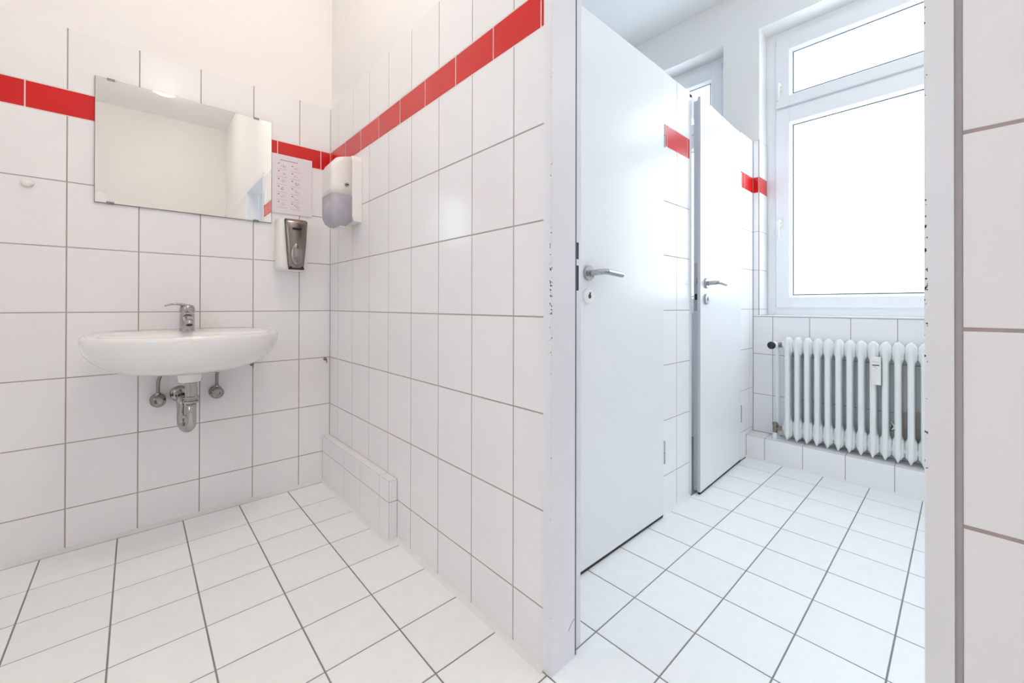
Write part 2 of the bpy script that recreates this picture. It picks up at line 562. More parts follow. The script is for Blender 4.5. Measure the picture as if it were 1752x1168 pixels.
# ------------------------------------------------------------------ cubicle wall with two door openings
D1 = (0.312, 0.935)
D2 = (1.207, 1.878)
wi = obj('wall_inner', boxes((0.11, D1[0], YC + .008, -1.35, 0, 1.995), (D1[1], D2[0], YC + .008, -1.35, 0, 1.995), (D2[1], XW, YC + .008, -1.35, 0, 1.995)), 'plaster')
tag(wi, 'white tiled cubicle wall with red stripe around the two doors', kind='structure')
gb = [(0.11, D1[0]), (D1[1], D2[0]), (D2[1], XW)]
obj('grout_bed', boxes(*[(a, b, YC + .0007, YC + .008, 0, 1.992) for a, b in gb]), 'grout', wi)
obj('grout_band', boxes(*[(a, b, YC + .0005, YC + .0079, 1.6562, 1.7608) for a, b in gb]), 'grout_light', wi)
RC = [-0.001, .166, .416, .666, .914, 1.164, 1.41, 1.6584]
for cc, rc in (([0.112, D1[0]], [0.112, 0.18, D1[0]]), ([D1[1], 1.075, D2[0]], [D1[1], 0.985, 1.185, D2[0]]), ([D2[1], 2.028, XW], [D2[1], 1.945, XW])):
    tiles(wi, (0, YC, 0), X, Z, cc, RC, 'tile', joint=0.0035)
    tiles(wi, (0, YC, 0), X, Z, cc, [1.7586, 1.995], 'tile', joint=0.0035)
    tiles(wi, (0, YC, 0), X, Z, rc, RED, 'red', joint=0.0035)

# ------------------------------------------------------------------ window wall
W1 = (-1.485, -2.72)
W2 = (-0.46, -1.26)
ZT = 2.708
ww = obj('wall_far', boxes((XW + .008, 2.36, W2[0], 0.15, 0, H), (XW + .008, 2.36, W1[0], W2[1], 0, H), (XW + .008, 2.36, -3.9, W1[1], 0, H),
                           (XW + .008, 2.36, W1[1], W1[0], 0, ZS - .008), (XW + .008, 2.36, W2[1], W2[0], 0, ZS - .008),
                           (XW + .008, 2.36, W1[1], W1[0], ZT, H), (XW + .008, 2.36, W2[1], W2[0], ZT, H)), 'plaster')
tag(ww, 'white plaster and tiled outer wall around the windows', kind='structure')
obj('grout_bed', boxes((XW + .0007, XW + .008, -3.74, YC, 0, ZS - .006), (XW + .0007, XW + .008, W1[0], YC, ZS - .006, 1.995)), 'grout', ww)
obj('grout_band', boxes((XW + .0005, XW + .008, W1[0], YC, 1.6562, 1.7608)), 'grout_light', ww)
wc = [1.45, 1.5655, 1.7615, 1.957, 2.1535, 2.35, 2.547, 2.744, 2.941]
tiles(ww, (XW, 0, 0), NY, Z, wc, [0.138, 0.377, 0.631, ZS - .008], 'tile', joint=0.0035)
tiles(ww, (XW, 0, 0), NY, Z, [1.45, 1.484], [ZS - .008] + RC[4:], 'tile', joint=0.003, tilt=0)
tiles(ww, (XW, 0, 0), NY, Z, [1.45, 1.484], [1.7586, 1.995], 'tile', joint=0.003, tilt=0)
tiles(ww, (XW, 0, 0), NY, Z, [1.45, 1.484], RED, 'red', joint=0.003, tilt=0)
# tiled reveal of the window recess (faces the camera)
RV = W1[0] - 0.004
obj('grout_reveal', boxes((XW + .001, 2.235, RV + .0006, RV + .004, ZS, 1.995)), 'grout', ww)
tiles(ww, (0, RV, 0), X, Z, [XW, 2.235], [ZS + .002] + RC[4:], 'tile', joint=0.003, tilt=0)
tiles(ww, (0, RV, 0), X, Z, [XW, 2.235], [1.7586, 1.995], 'tile', joint=0.003, tilt=0)
tiles(ww, (0, RV, 0), X, Z, [XW, 2.235], RED, 'red', joint=0.003, tilt=0)
# damp stain behind the radiator
sb = bmesh.new()
vs = [sb.verts.new((XW - .0004, -2.235 + 0.085 * math.cos(t) * (1 + .25 * math.sin(3 * t)), 0.285 + 0.135 * math.sin(t) * (1 + .15 * math.cos(2 * t)))) for t in [i * math.pi / 12 for i in range(24)]]
sb.faces.new(vs)
obj('damp_stain', sb, 'stain', ww)

# tiled plinth under the radiator
XP, ZP = 1.965, 0.138
pf = obj('wall_plinth', boxes((XP + .0007, XW + .002, -3.74, YC + .001, 0, ZP - .0007)), 'grout')
tag(pf, 'tiled plinth step under the radiator along the window wall', kind='structure')
pj = [1.4505, 1.556, 1.754, 1.9515, 2.152, 2.351, 2.55, 2.749, 2.948]
tiles(pf, (XP, 0, 0), NY, Z, pj, [-0.001, ZP - .0005], 'tile', joint=0.0035)
tiles(pf, (0, 0, ZP), X, Y, [XP, XW - .001], [-v for v in pj[::-1]], 'tile', joint=0.0035, tilt=0.0004)


# ------------------------------------------------------------------ windows
def window(name, label, y0, y1, handles, transom=True):
    """y0 = side nearer the basin wall (larger y), y1 = other side; frame face at x = 2.24"""
    xf = 2.24
    root = empty(name, (xf, (y0 + y1) / 2, ZS), label, None, kind='structure')
    z0, z1 = ZS + .002, ZT
    fw = 0.055
    outer = boxes((xf, xf + .07, y0 - fw, y0, z0, z1), (xf, xf + .07, y1, y1 + fw, z0, z1),
                  (xf, xf + .07, y1 + fw, y0 - fw, z1 - .05, z1), (xf, xf + .07, y1 + fw, y0 - fw, z0, z0 + .052),
                  (xf + .004, xf + .07, y1 + fw, y0 - fw, 2.185, 2.225))
    bmesh.ops.bevel(outer, geom=list(outer.edges), offset=.002, segments=1, affect='EDGES')
    part('window_frame', outer, 'pvc', root)
    for (a, b, hz) in ((2.212, z1 - .043, handles[0]), (z0 + .046, 2.198, handles[1])):
        ya, yb = y0 - .062, y1 + .062
        s = 0.074
        sash = boxes((xf - .016, xf + .05, ya - s, ya, a, b), (xf - .016, xf + .05, yb, yb + s, a, b),
                     (xf - .016, xf + .05, yb + s, ya - s, b - s - .018, b), (xf - .016, xf + .05, yb + s, ya - s, a, a + s - .008))
        bmesh.ops.bevel(sash, geom=list(sash.edges), offset=.003, segments=2, affect='EDGES')
        sh = part('sash', sash, 'pvc', root)
        # glazing bead (sloped) and gasket
        gy0, gy1, ga, gb_ = ya - s, yb + s, a + s - .008, b - s - .018
        bead = bmesh.new()
        ro = [(xf - .010, y, z) for y, z in ((gy0, ga), (gy1, ga), (gy1, gb_), (gy0, gb_))]
        e = .014
        ri = [(xf + .0112, y, z) for y, z in ((gy0 - e, ga + e), (gy1 + e, ga + e), (gy1 + e, gb_ - e), (gy0 - e, gb_ - e))]
        loft(bead, [ro, ri], False, False)
        part('glazing_bead', fix(bead), 'pvc', root, parent=sh)
        gk = bmesh.new()
        e2 = e + .0065
        ri2 = [(xf + .0117, y, z) for y, z in ((gy0 - e2, ga + e2), (gy1 + e2, ga + e2), (gy1 + e2, gb_ - e2), (gy0 - e2, gb_ - e2))]
        loft(gk, [ri, ri2], False, False)
        part('gasket', fix(gk), 'gasket', root, parent=sh)
        part('pane', boxes((xf + .012, xf + .016, gy1 + .004, gy0 - .004, ga + .004, gb_ - .004)), 'glass', root, parent=sh)
        if hz:
            hy = ya - 0.024
            hb = rbox(xf - .024, xf - .016, hy - .014, hy + .014, hz - .035, hz + .035, .004)
            h = part('handle', hb, 'white_plastic', root)
            g = bmesh.new()
            tube(g, [(xf - .02, hy, hz), (xf - .045, hy, hz)] + bez((xf - .055, hy, hz), (xf - .062, hy, hz - .002), (xf - .062, hy, hz - .02), 5)
                 + [(xf - .060, hy + .002, hz - .11)], [.009, .009] + [.0095] * 6 + [.007], 12)
            part('lever', fix(g), 'white_plastic', root, parent=h, smooth=True)
    part('window_sill', boxes((XW - .004, xf, y1, y0, ZS - .006, ZS + .002)), 'tile', root)
    return root


window('window_1', 'large white framed window with tilting top light above the radiator', W1[0], W1[1], (2.35, 1.475))
window('window_2', 'white window seen above the cubicle doors near the ceiling', W2[0], W2[1], (None, None))
# assumed wash room window, unseen left of the camera, added to light the partition
w3 = empty('assumed_window', (XL - .08, -1.85, 1.1), 'assumed unseen white window added in the side wall left of the camera', None, kind='structure')
part('window_frame', boxes((XL - .1, XL - .03, -2.2, -2.14, 1.1, 2.3), (XL - .1, XL - .03, -1.56, -1.5, 1.1, 2.3),
                           (XL - .1, XL - .03, -2.14, -1.56, 1.1, 1.17), (XL - .1, XL - .03, -2.14, -1.56, 2.23, 2.3)), 'pvc', w3)
part('pane', boxes((XL - .07, XL - .066, -2.14, -1.56, 1.17, 2.23)), 'glass', w3)


# ------------------------------------------------------------------ cubicle doors
def lever_handle(root, x, z, yf):
    """rosette, neck and bent lever on a face at y = yf (face looks to -y)"""
    b = bmesh.new(); lathe(b, (x, yf, z), (0, -1, 0), [(0, .0265), (.008, .0265), (.0105, .024), (.0105, .013), (.012, .0125)], 32)
    h = part('handle_rosette', fix(b), 'steel', root)
    g = bmesh.new()
    tube(g, [(x, yf - .010, z), (x, yf - .028, z), (x + .003, yf - .044, z + .001), (x + .018, yf - .053, z + .003),
             (x + .036, yf - .056, z + .004)], [.0105, .0105, .0105, .0102, .0098], 16)
    tube(g, [(x + .036, yf - .056, z + .004), (x + .09, yf - .054, z + .0005), (x + .132, yf - .052, z - .002)], [.0103, .0103, .0103], 16)
    part('lever', fix(g), 'steel', root, parent=h)
    b = bmesh.new(); lathe(b, (x - .003, yf, z - .081), (0, -1, 0), [(0, .0265), (.008, .0265), (.0105, .0245), (.0105, 0)], 32)
    e = part('keyhole_escutcheon', fix(b), 'white_plastic' if x < 1 else 'steel', root)
    k = bmesh.new()
    xx, zz, yy = x - .003, z - .081, yf - .0108
    c = [(xx + .0082 * math.cos(t), yy, zz - .0015 + .0082 * math.sin(t)) for t in [i * math.pi / 10 for i in range(20)]]
    k.faces.new([k.verts.new(p) for p in c])
    part('keyhole', k, 'black', root, parent=e)
    k = bmesh.new()
    box(k, xx - .002, xx + .006, yy - .0003, yy, zz + .006, zz + .0125)
    part('keyhole_slot', fix(k), 'black', root, parent=e)


def cubicle_door(name, label, x0, wd, yface, z0, z1, ang):
    """leaf hinged on its right edge at x0 + wd, rotated open by ang about the hinge"""
    root = empty(name, (x0 + wd, yface, 0), label, None, kind='structure')
    leaf = boxes((x0, x0 + wd, yface, yface + .016, z0, z1), (x0 + .013, x0 + wd - .013, yface + .016, yface + .04, z0, z1 - .013))
    leaf_bevel = [e for e in leaf.edges if abs(e.verts[0].co.y - yface) < 1e-5 and abs(e.verts[1].co.y - yface) < 1e-5]
    bmesh.ops.bevel(leaf, geom=leaf_bevel, offset=.0018, segments=2, affect='EDGES')
    part('leaf', leaf, 'laminate', root)
    eb = part('edge_band', boxes((x0 - .0006, x0, yface + .002, yface + .016, z0, z1), (x0 + .0124, x0 + .013, yface + .016, yface + .04, z0, z1 - .013)), 'door_edge', root)
    part('bottom_strip', boxes((x0 + .002, x0 + wd - .002, yface + .003, yface + .014, .001, z0)), 'rubber', root)  # dark strip added to blacken the gap under the leaf
    lp = part('lock_plate', boxes((x0 + .0115, x0 + .0126, yface + .0185, yface + .0375, .91, 1.15)), 'steel', root)
    part('latch_bolt', boxes((x0 + .0035, x0 + .0118, yface + .022, yface + .034, 1.045, 1.075)), 'steel', root, parent=lp)
    part('bolt_slot', boxes((x0 + .0112, x0 + .0118, yface + .0215, yface + .034, .965, .995)), 'black', root, parent=lp)
    lever_handle(root, x0 + .068, 1.050, yface)
    for hz in (1.69, .285):
        b = bmesh.new(); cyl(b, (x0 + wd + .0065, yface + .004, hz - .05), (x0 + wd + .0065, yface + .004, hz - .001), .0068, n=16)
        cyl(b, (x0 + wd + .0065, yface + .004, hz + .001), (x0 + wd + .0065, yface + .004, hz + .05), .0068, n=16)
        part('hinge', fix(b), 'steel', root, smooth=False)
    root.rotation_euler.z = ang
    return root


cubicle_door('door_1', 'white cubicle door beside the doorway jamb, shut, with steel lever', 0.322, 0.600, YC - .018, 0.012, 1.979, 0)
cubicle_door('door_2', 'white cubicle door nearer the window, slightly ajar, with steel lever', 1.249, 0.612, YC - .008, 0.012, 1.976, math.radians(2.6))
for nm, d, lab in (('trim_2', D1, 'white steel frame behind the shut cubicle door'), ('trim_3', D2, 'white steel frame behind the cubicle door that is ajar')):
    t = empty(nm, ((d[0] + d[1]) / 2, YC, 0), lab, None, kind='structure')
    x0, x1 = d
    part('jamb', boxes((x0 + .0005, x0 + .026, YC + .002, -1.345, 0, 1.985), (x0 + .026, x0 + .04, YC + .034, -1.345, 0, 1.985)), 'frame', t)
    part('jamb', boxes((x1 - .026, x1 - .0005, YC + .002, -1.345, 0, 1.985), (x1 - .04, x1 - .026, YC + .034, -1.345, 0, 1.985)), 'frame', t)
    part('head', boxes((x0 + .0005, x1 - .0005, YC + .002, -1.345, 1.972, 1.990)), 'frame', t)

# ------------------------------------------------------------------ wash basin
BX, BY = -0.597, -0.2
N = 72


def ell(cx, cy, a, bf, bb, z, ymax=-0.001, p=2.0):
    pts = []
    for i in range(N):
        t = 2 * math.pi * i / N
        c, s = math.cos(t), math.sin(t)
        c = math.copysign(abs(c) ** (2 / p), c); s = math.copysign(abs(s) ** (2 / p), s)
        pts.append((cx + a * c, min(cy + (bb if s > 0 else bf) * s, ymax), z))
    return pts


basin = empty('wash_basin', (BX, 0, 0.66), 'oval white ceramic wash basin mounted on the tiled wall', 'basin')
b_ = bmesh.new()
rings = [ell(BX, -.215, .035, .035, .035, .664), ell(BX, -.215, .09, .085, .08, .665), ell(BX, -.215, .155, .14, .14, .671), ell(BX, -.212, .208, .19, .2, .685),
         ell(BX, -.21, .248, .228, .26, .706), ell(BX, -.21, .276, .254, .29, .729), ell(BX, -.21, .291, .270, .31, .750), ell(BX, -.21, .298, .278, .315, .766),
         ell(BX, -.21, .302, .284, .32, .788), ell(BX, -.21, .303, .286, .32, .806), ell(BX, -.21, .301, .284, .32, .816), ell(BX, -.21, .296, .279, .315, .8205),
         ell(BX, -.212, .288, .270, .305, .8215), ell(BX, -.225, .275, .246, .205, .8195), ell(BX, -.245, .264, .220, .135, .8185),
         ell(BX, -.262, .254, .196, .112, .814), ell(BX, -.265, .242, .183, .100, .799), ell(BX, -.262, .217, .160, .09, .762), ell(BX, -.25, .17, .12, .08, .728),
         ell(BX, -.235, .10, .075, .06, .706), ell(BX, -.225, .035, .03, .03, .700)]
for r_ in rings[8:15]:      # the rim rises slightly towards the wall
    for k_, (x_, y_, z_) in enumerate(r_):
        r_[k_] = (x_, y_, z_ + .010 * max(0, 1 + y_ / .3))
loft(b_, rings)
part('bowl', fix(b_, 2e-4), 'ceramic', basin, smooth=True)
b_ = bmesh.new(); lathe(b_, (BX, -.215, .665), (0, 0, -1), [(0, .040), (.012, .0385), (.036, .037), (.040, .033)], 32)
part('drain_collar', fix(b_), 'ceramic', basin, smooth=True)
b_ = bmesh.new(); lathe(b_, (BX, -.225, .701), (0, 0, 1), [(0, .032), (.004, .031), (.005, .02), (.003, 0)], 28)
part('drain_plug', fix(b_), 'chrome', basin, smooth=True)

# tap
tap = empty('basin_tap', (BX, -.088, .818), 'chrome single-lever mixer tap standing on the wash basin', 'tap')
TX, TY = BX, -.088
b_ = bmesh.new(); lathe(b_, (TX, TY, 0.8240), (0, 0, 1), [(0, .0265), (.004, .0265), (.006, .0255), (.072, .025), (.075, .0235)], 32)
part('body', fix(b_), 'chrome', tap)
b_ = bmesh.new(); lathe(b_, (TX, TY, 0.9010), (0, 0, 1), [(0, .0235), (.002, .0258), (.018, .0258), (.026, .0245), (.033, .019), (.0365, .009), (.0375, 0)], 32)
part('cap', fix(b_), 'chrome', tap, smooth=True)
b_ = bmesh.new()
tube(b_, [(TX, TY, 0.8760), (TX, TY - .03, 0.8780), (TX, TY - .075, 0.8720), (TX, TY - .098, 0.8650)], [.019, .0185, .0165, .015], 20)
sp = part('spout', fix(b_), 'chrome', tap, smooth=False)
b_ = bmesh.new(); lathe(b_, (TX, TY - .096, 0.8660), (0.0, -0.55, -1), [(0, .0145), (.014, .0145), (.0145, .011), (.010, .0105), (.010, 0)], 24)
part('aerator', fix(b_), 'steel', tap, parent=sp)
b_ = bmesh.new(); lathe(b_, (TX, TY - .0965, 0.8655), (0.0, -0.55, -1), [(.0146, .0105), (.0149, 0)], 20)
part('outlet', fix(b_), 'rubber', tap, parent=sp)
b_ = bmesh.new()
rg = []
for t, wd, th, zz, dx in ((0, .019, .009, .922, .006), (.25, .0165, .0065, .9305, -.018), (.5, .015, .005, .933, -.036), (.75, .014, .0042, .931, -.054), (.93, .011, .0036, .9265, -.067), (1, .005, .0025, .925, -.073)):
    cx, cy = TX + dx, TY - .012 * t
    rg.append([(cx, cy + wd * math.cos(a) * 1.0, zz + .006 + th * math.sin(a)) for a in [2 * math.pi * i / 14 for i in range(14)]])
loft(b_, rg)
part('lever', fix(b_), 'chrome', tap, smooth=True)
b_ = bmesh.new(); lathe(b_, (TX - .012, TY - .0195, 0.9130), (-.5, -.8, 0), [(0, .0028), (.0015, .0028), (.0015, 0)], 12)
part('index_dot', fix(b_), 'black', tap)

# drain trap
trap = empty('drain_trap', (BX, -.215, .433), 'chrome drain trap pipe under the wash basin', 'pipe')
dx, dy = BX + .004, -.215
b_ = bmesh.new(); cyl(b_, (dx, dy, .625), (dx, dy, .54), .0205, n=28)
part('tailpipe', fix(b_), 'chrome', trap)
b_ = bmesh.new(); lathe(b_, (dx, dy, .628), (0, 0, -1), [(0, .029), (.0045, .029), (.006, .022)], 28)
part('seal_ring', fix(b_), 'rubber', trap)
for zc in (.568, .551):
    b_ = bmesh.new(); lathe(b_, (dx, dy, zc), (0, 0, -1), [(0, .0225), (.002, .0265), (.010, .0265), (.012, .0225)], 28)
    part('union_nut', fix(b_), 'chrome', trap)
b_ = bmesh.new()
cu = [(dx, dy, .545), (dx, dy, .50), (dx, dy, .462)]
for i in range(1, 13):
    t = math.pi * i / 12
    cu.append((dx - .022 * (1 - math.cos(t)) / 2, dy + .037 * (1 - math.cos(t)), .462 - .030 * math.sin(t)))
cu += [(dx - .022, dy + .074, .50)]
cu += bez((dx - .022, dy + .074, .515), (dx - .022, dy + .074, .545), (dx - .022, dy + .1, .547), 6)
cu += [(dx - .022, -.001, .549)]
tube(b_, cu, .0178, 20)
part('bend', fix(b_), 'chrome', trap, smooth=True)
b_ = bmesh.new(); lathe(b_, (dx - .022, 0, .549), (0, -1, 0), [(0, .034), (.003, .034), (.010, .024), (.012, .019)], 28)
part('wall_rosette', fix(b_), 'chrome', trap, smooth=True)
b_ = bmesh.new(); cyl(b_, (dx - .036, dy + .02, .572), (dx - .022, dy + .004, .578), .0055, n=12)
part('linkage_joint', fix(b_), 'rubber', trap)
b_ = bmesh.new(); tube(b_, [(dx - .030, dy + .01, .578), (dx - .034, dy + .006, .535), (dx - .041, dy + .002, .482)], .0017, 8)
part('linkage_rod', fix(b_), 'dark_chrome', trap)
b_ = bmesh.new(); lathe(b_, (dx - .016, dy, .487), (-1, 0, 0), [(0, .007), (.008, .007), (.011, .005)], 14)
part('drain_screw', fix(b_), 'chrome', trap)

# angle valves
for vx, vz, hx, side in ((-.686, .533, BX - .045, 'left'), (-.490, .540, BX + .03, 'right')):
    v = empty('angle_valve', (vx, 0, vz), 'small chrome angle valve with hose under the %s side of the basin' % side, 'valve', 'angle valves under the basin')
    b_ = bmesh.new(); lathe(b_, (vx, 0, vz), (0, -1, 0), [(0, .026), (.004, .026), (.008, .014), (.022, .013), (.025, .017), (.03, .0235), (.045, .026), (.056, .0245), (.062, .019), (.063, .011), (.061, .009), (.061, 0)], 28)
    part('valve_body', fix(b_), 'chrome_dull', v, smooth=True)
    b_ = bmesh.new(); lathe(b_, (vx, -.036, vz + .018), (0, 0, 1), [(0, .0095), (.014, .0095), (.016, .007)], 6)
    part('compression_nut', fix(b_), 'chrome', v)
    b_ = bmesh.new()
    tube(b_, [(vx, -.036, vz + .025), (vx, -.036, vz + .055)] + bez((vx, -.036, vz + .07), (vx + .003 * (1 if hx > vx else -1), -.04, vz + .12), (vx + (.03 if side == 'left' else .055), -.075, vz + .118), 8)
         + [(vx + (.040 if side == 'left' else .066), -.078, vz + .128)], .0062, 10)
    part('hose', fix(b_), 'dark_chrome', v, smooth=True)

# ------------------------------------------------------------------ mirror
mir = empty('mirror', (-.574, 0, 1.342), 'frameless rectangular mirror on the tiled wall above the basin', 'mirror')
MX0, MX1, MZ0, MZ1 = -.872, -.276, 1.342, 1.838
part('backing', boxes((MX0 - .0012, MX1 + .0012, -.0065, -.0015, MZ0 - .0012, MZ1 + .0012)), 'mirror_edge', mir)
part('glass', boxes((MX0, MX1, -.0085, -.0065, MZ0, MZ1)), 'mirror', mir)
for cx, cz, up in ((-.829, MZ1, 1), (-.339, MZ1, 1), (-.829, MZ0, -1), (-.339, MZ0, -1)):
    b_ = bmesh.new()
    box(b_, cx - .011, cx + .011, -.0105, -.0085, cz - (.006 if up > 0 else -.0005), cz + (.006 if up < 0 else -.0005))
    box(b_, cx - .011, cx + .011, -.0105, -.001, cz - .001 + (.002 if up > 0 else -.002), cz + .001 + (.002 if up > 0 else -.002))
    part('clip', fix(b_), 'dark_chrome', mir)
b_ = bmesh.new(); box(b_, MX0 + .004, MX0 + .034, -.0092, -.0085, MZ0 + .002, MZ0 + .040)
part('sticker', fix(b_), 'white_plastic', mir)

# ------------------------------------------------------------------ hand washing notice (flat print)
nt_ = empty('paper_notice', (-.185, 0, 1.395), 'white hand-washing notice with small drawings taped beside the mirror', 'notice')
PX0, PX1, PZ0, PZ1 = -.292, -.092, 1.396, 1.692
b_ = bmesh.new()
gx, gz = 8, 8
vv = [[b_.verts.new((PX0 + (PX1 - PX0) * i / gx, -.0042 - .0022 * (i / gx) ** 2 * (1 - j / gz * .7), PZ0 + (PZ1 - PZ0) * j / gz)) for i in range(gx + 1)] for j in range(gz + 1)]
for j in range(gz):
    for i in range(gx):
        b_.faces.new((vv[j][i], vv[j][i + 1], vv[j + 1][i + 1], vv[j + 1][i]))
part('sheet', b_, 'paper', nt_, smooth=True)


def paper_y(x, z):
    u, v = (x - PX0) / (PX1 - PX0), (z - PZ0) / (PZ1 - PZ0)
    return -.0042 - .0022 * u * u * (1 - v * .7) - .0005


def pq(bm, x0, x1, z0, z1):
    y = min(paper_y(x, z) for x in (x0, x1) for z in (z0, z1))
    bm.faces.new([bm.verts.new(p) for p in ((x0, y, z0), (x1, y, z0), (x1, y, z1), (x0, y, z1))])


def stroke(bm, pts, wd=.0011):
    for (xa, za), (xb, zb) in zip(pts, pts[1:]):
        d = Vector((xb - xa, zb - za))
        if d.length < 1e-6:
            continue
        n = Vector((-d.y, d.x)).normalized() * wd / 2
        y = paper_y((xa + xb) / 2, (za + zb) / 2)
        bm.faces.new([bm.verts.new((x, y, z)) for x, z in ((xa - n.x, za - n.y), (xb - n.x, zb - n.y), (xb + n.x, zb + n.y), (xa + n.x, za + n.y))])


hd = bmesh.new()
xx = -.238
while xx < -.158:
    l = random.uniform(.004, .012)
    pq(hd, xx, min(xx + l, -.158), 1.6625, 1.666)
    xx += l + .0022
part('headline', hd, 'ink', nt_)
for ci, cx in enumerate((-.2475, -.187)):
    for ri in range(6):
        cz = 1.649 - ri * .0385 - ci * .003
        rm = bmesh.new(); pq(rm, cx, cx + .0065, cz - .0058, cz)
        part('red_number', rm, 'red_ink', nt_)
        d = bmesh.new()
        ox, oz = cx + .022, cz - .013
        for s in range(4):
            a0 = random.uniform(0, 6.28); rr = random.uniform(.004, .009)
            px, pz = ox + random.uniform(-.006, .008), oz + random.uniform(-.004, .004)
            stroke(d, [(px + rr * math.cos(a0 + k * .6), pz + rr * .8 * math.sin(a0 + k * .6)) for k in range(random.randint(4, 8))])
        part('drawing', d, 'ink_light' if (ri + ci) % 3 else 'ink', nt_)
        tl = bmesh.new()
        xx = cx - .003
        end = cx + random.uniform(.034, .043)
        while xx < end:
            l = random.uniform(.004, .009)
            pq(tl, xx, min(xx + l, end), cz - .0315, cz - .0295)
            xx += l + .0016
        part('caption', tl, 'ink_light', nt_)

# ------------------------------------------------------------------ soap dispenser
sd = empty('soap_dispenser', (-.19, 0, 1.11), 'white soap dispenser with silver front mounted below the notice', 'dispenser')


def sup(cx, cy, a, bb, z, n=40, p=3.2, ymax=0.0):
    out = []
    for i in range(n):
        t = 2 * math.pi * i / n
        c, s = math.cos(t), math.sin(t)
        c = math.copysign(abs(c) ** (2 / p), c); s = math.copysign(abs(s) ** (2 / p), s)
        out.append((cx + a * c, min(cy + bb * s, ymax), z))
    return out


SX = -.1955
b_ = bmesh.new()
loft(b_, [sup(SX, -.040, .050, .038, 1.106), sup(SX, -.042, .062, .046, 1.110), sup(SX, -.042, .068, .050, 1.125), sup(SX, -.042, .0695, .051, 1.2), sup(SX, -.042, .0705, .051, 1.33),
          sup(SX, -.042, .069, .049, 1.352), sup(SX, -.04, .062, .042, 1.361), sup(SX, -.038, .05, .036, 1.364)])
part('body', fix(b_), 'white_plastic', sd, smooth=True)
# tapering silver front panel, slightly bulged
b_ = bmesh.new()
PC = -.188
rows_ = []
for i in range(13):
    t = i / 12
    z = 1.118 + t * (1.357 - 1.118)
    hw = .0315 + (.0490 - .0315) * t ** .85
    if t > .93:
        hw -= .003 * (t - .93) / .07
    bul = .108 + .008 * math.sin(math.pi * min(1, t * 1.05)) - (.006 if i == 12 else 0)
    rows_.append([(PC + hw * u, -(bul - .009 * u * u) - .001, z) for u in [-1 + k / 5 for k in range(11)]])
vr = [[b_.verts.new(p) for p in r] for r in rows_]
for A, B in zip(vr, vr[1:]):
    for k in range(10):
        b_.faces.new((A[k], A[k + 1], B[k + 1], B[k]))
bk = [[b_.verts.new((p.co.x, -.060, p.co.z)) for p in r] for r in vr]
for A, B, C_, D_ in zip(vr, vr[1:], bk, bk[1:]):
    b_.faces.new((A[0], B[0], D_[0], C_[0])); b_.faces.new((B[10], A[10], C_[10], D_[10]))
for k in range(10):
    b_.faces.new((vr[-1][k], vr[-1][k + 1], bk[-1][k + 1], bk[-1][k])); b_.faces.new((vr[0][k + 1], vr[0][k], bk[0][k], bk[0][k + 1]))
fp = part('front_panel', fix(b_), 'silver', sd, smooth=False)
fp.data.shade_smooth() if hasattr(fp.data, 'shade_smooth') else None
b_ = bmesh.new()
for sgn in (-1, 1):
    seam = []
    for i in range(13):
        t = i / 12
        seam.append((PC + sgn * (.0318 + (.049 - .0318) * t ** .8), -.095, 1.118 + t * .234))
    tube(b_, seam, .0016, 8)
part('seam', fix(b_), 'black', sd)
# push oval
b_ = bmesh.new()
ov = []
for rr_, dy_ in ((1.0, 0), (.97, -.004), (.88, -.007), (.5, -.0085), (.05, -.009)):
    ov.append([(PC - .001 + .026 * rr_ * math.cos(a), -.112 + dy_, 1.178 + (.062 if math.sin(a) > 0 else .047) * rr_ * math.sin(a)) for a in [2 * math.pi * i / 36 for i in range(36)]])
loft(b_, ov, cap0=False)
po = part('push_oval', fix(b_), 'silver_light', sd, smooth=True)
b_ = bmesh.new()
rg1 = [(PC - .001 + .0115 * math.cos(a), -.1213, 1.158 + .0115 * math.sin(a)) for a in [2 * math.pi * i / 24 for i in range(24)]]
rg2 = [(PC - .001 + .0105 * math.cos(a), -.1213, 1.158 + .0105 * math.sin(a)) for a in [2 * math.pi * i / 24 for i in range(24)]]
loft(b_, [rg1, rg2], False, False)
box(b_, PC - .0015, PC - .0005, -.1216, -.1208, 1.156, 1.166)
box(b_, PC - .005, PC + .004, -.1216, -.1208, 1.151, 1.1525)
b_.faces.new([b_.verts.new(p) for p in ((PC - .004, -.1216, 1.157), (PC - .001, -.1216, 1.1535), (PC + .002, -.1216, 1.157))])
part('push_symbol', fix(b_), 'black', sd, parent=po)
part('badge', rbox(PC - .020, PC + .020, -.1195, -.108, 1.3045, 1.315, .003, 2), 'black', sd)
part('nozzle', boxes((PC - .031, PC + .034, -.106, -.075, 1.110, 1.120)), 'rubber', sd)

# ------------------------------------------------------------------ towel dispenser on the partition
td = empty('towel_dispenser', (0, -.36, 1.29), 'white rounded paper towel dispenser with smoky window in the corner', 'dispenser')


def uring(x0, x1, y0, y1, z, r=.035, n=8, sq=0.0):
    """plan outline: back at x1 (wall side, square), rounded corners at the x0 (room) side; y0 > y1"""
    pts = [(x1, y0, z)]
    for i in range(n + 1):
        a = math.pi / 2 * i / n
        pts.append((x0 + r - r * math.sin(a), y0 - r + r * math.cos(a), z))
    for i in range(n + 1):
        a = math.pi / 2 * i / n
        pts.append((x0 + r - r * math.cos(a), y1 + r - r * math.sin(a), z))
    pts.append((x1, y1, z))
    return pts


TY0, TY1 = -.283, -.440
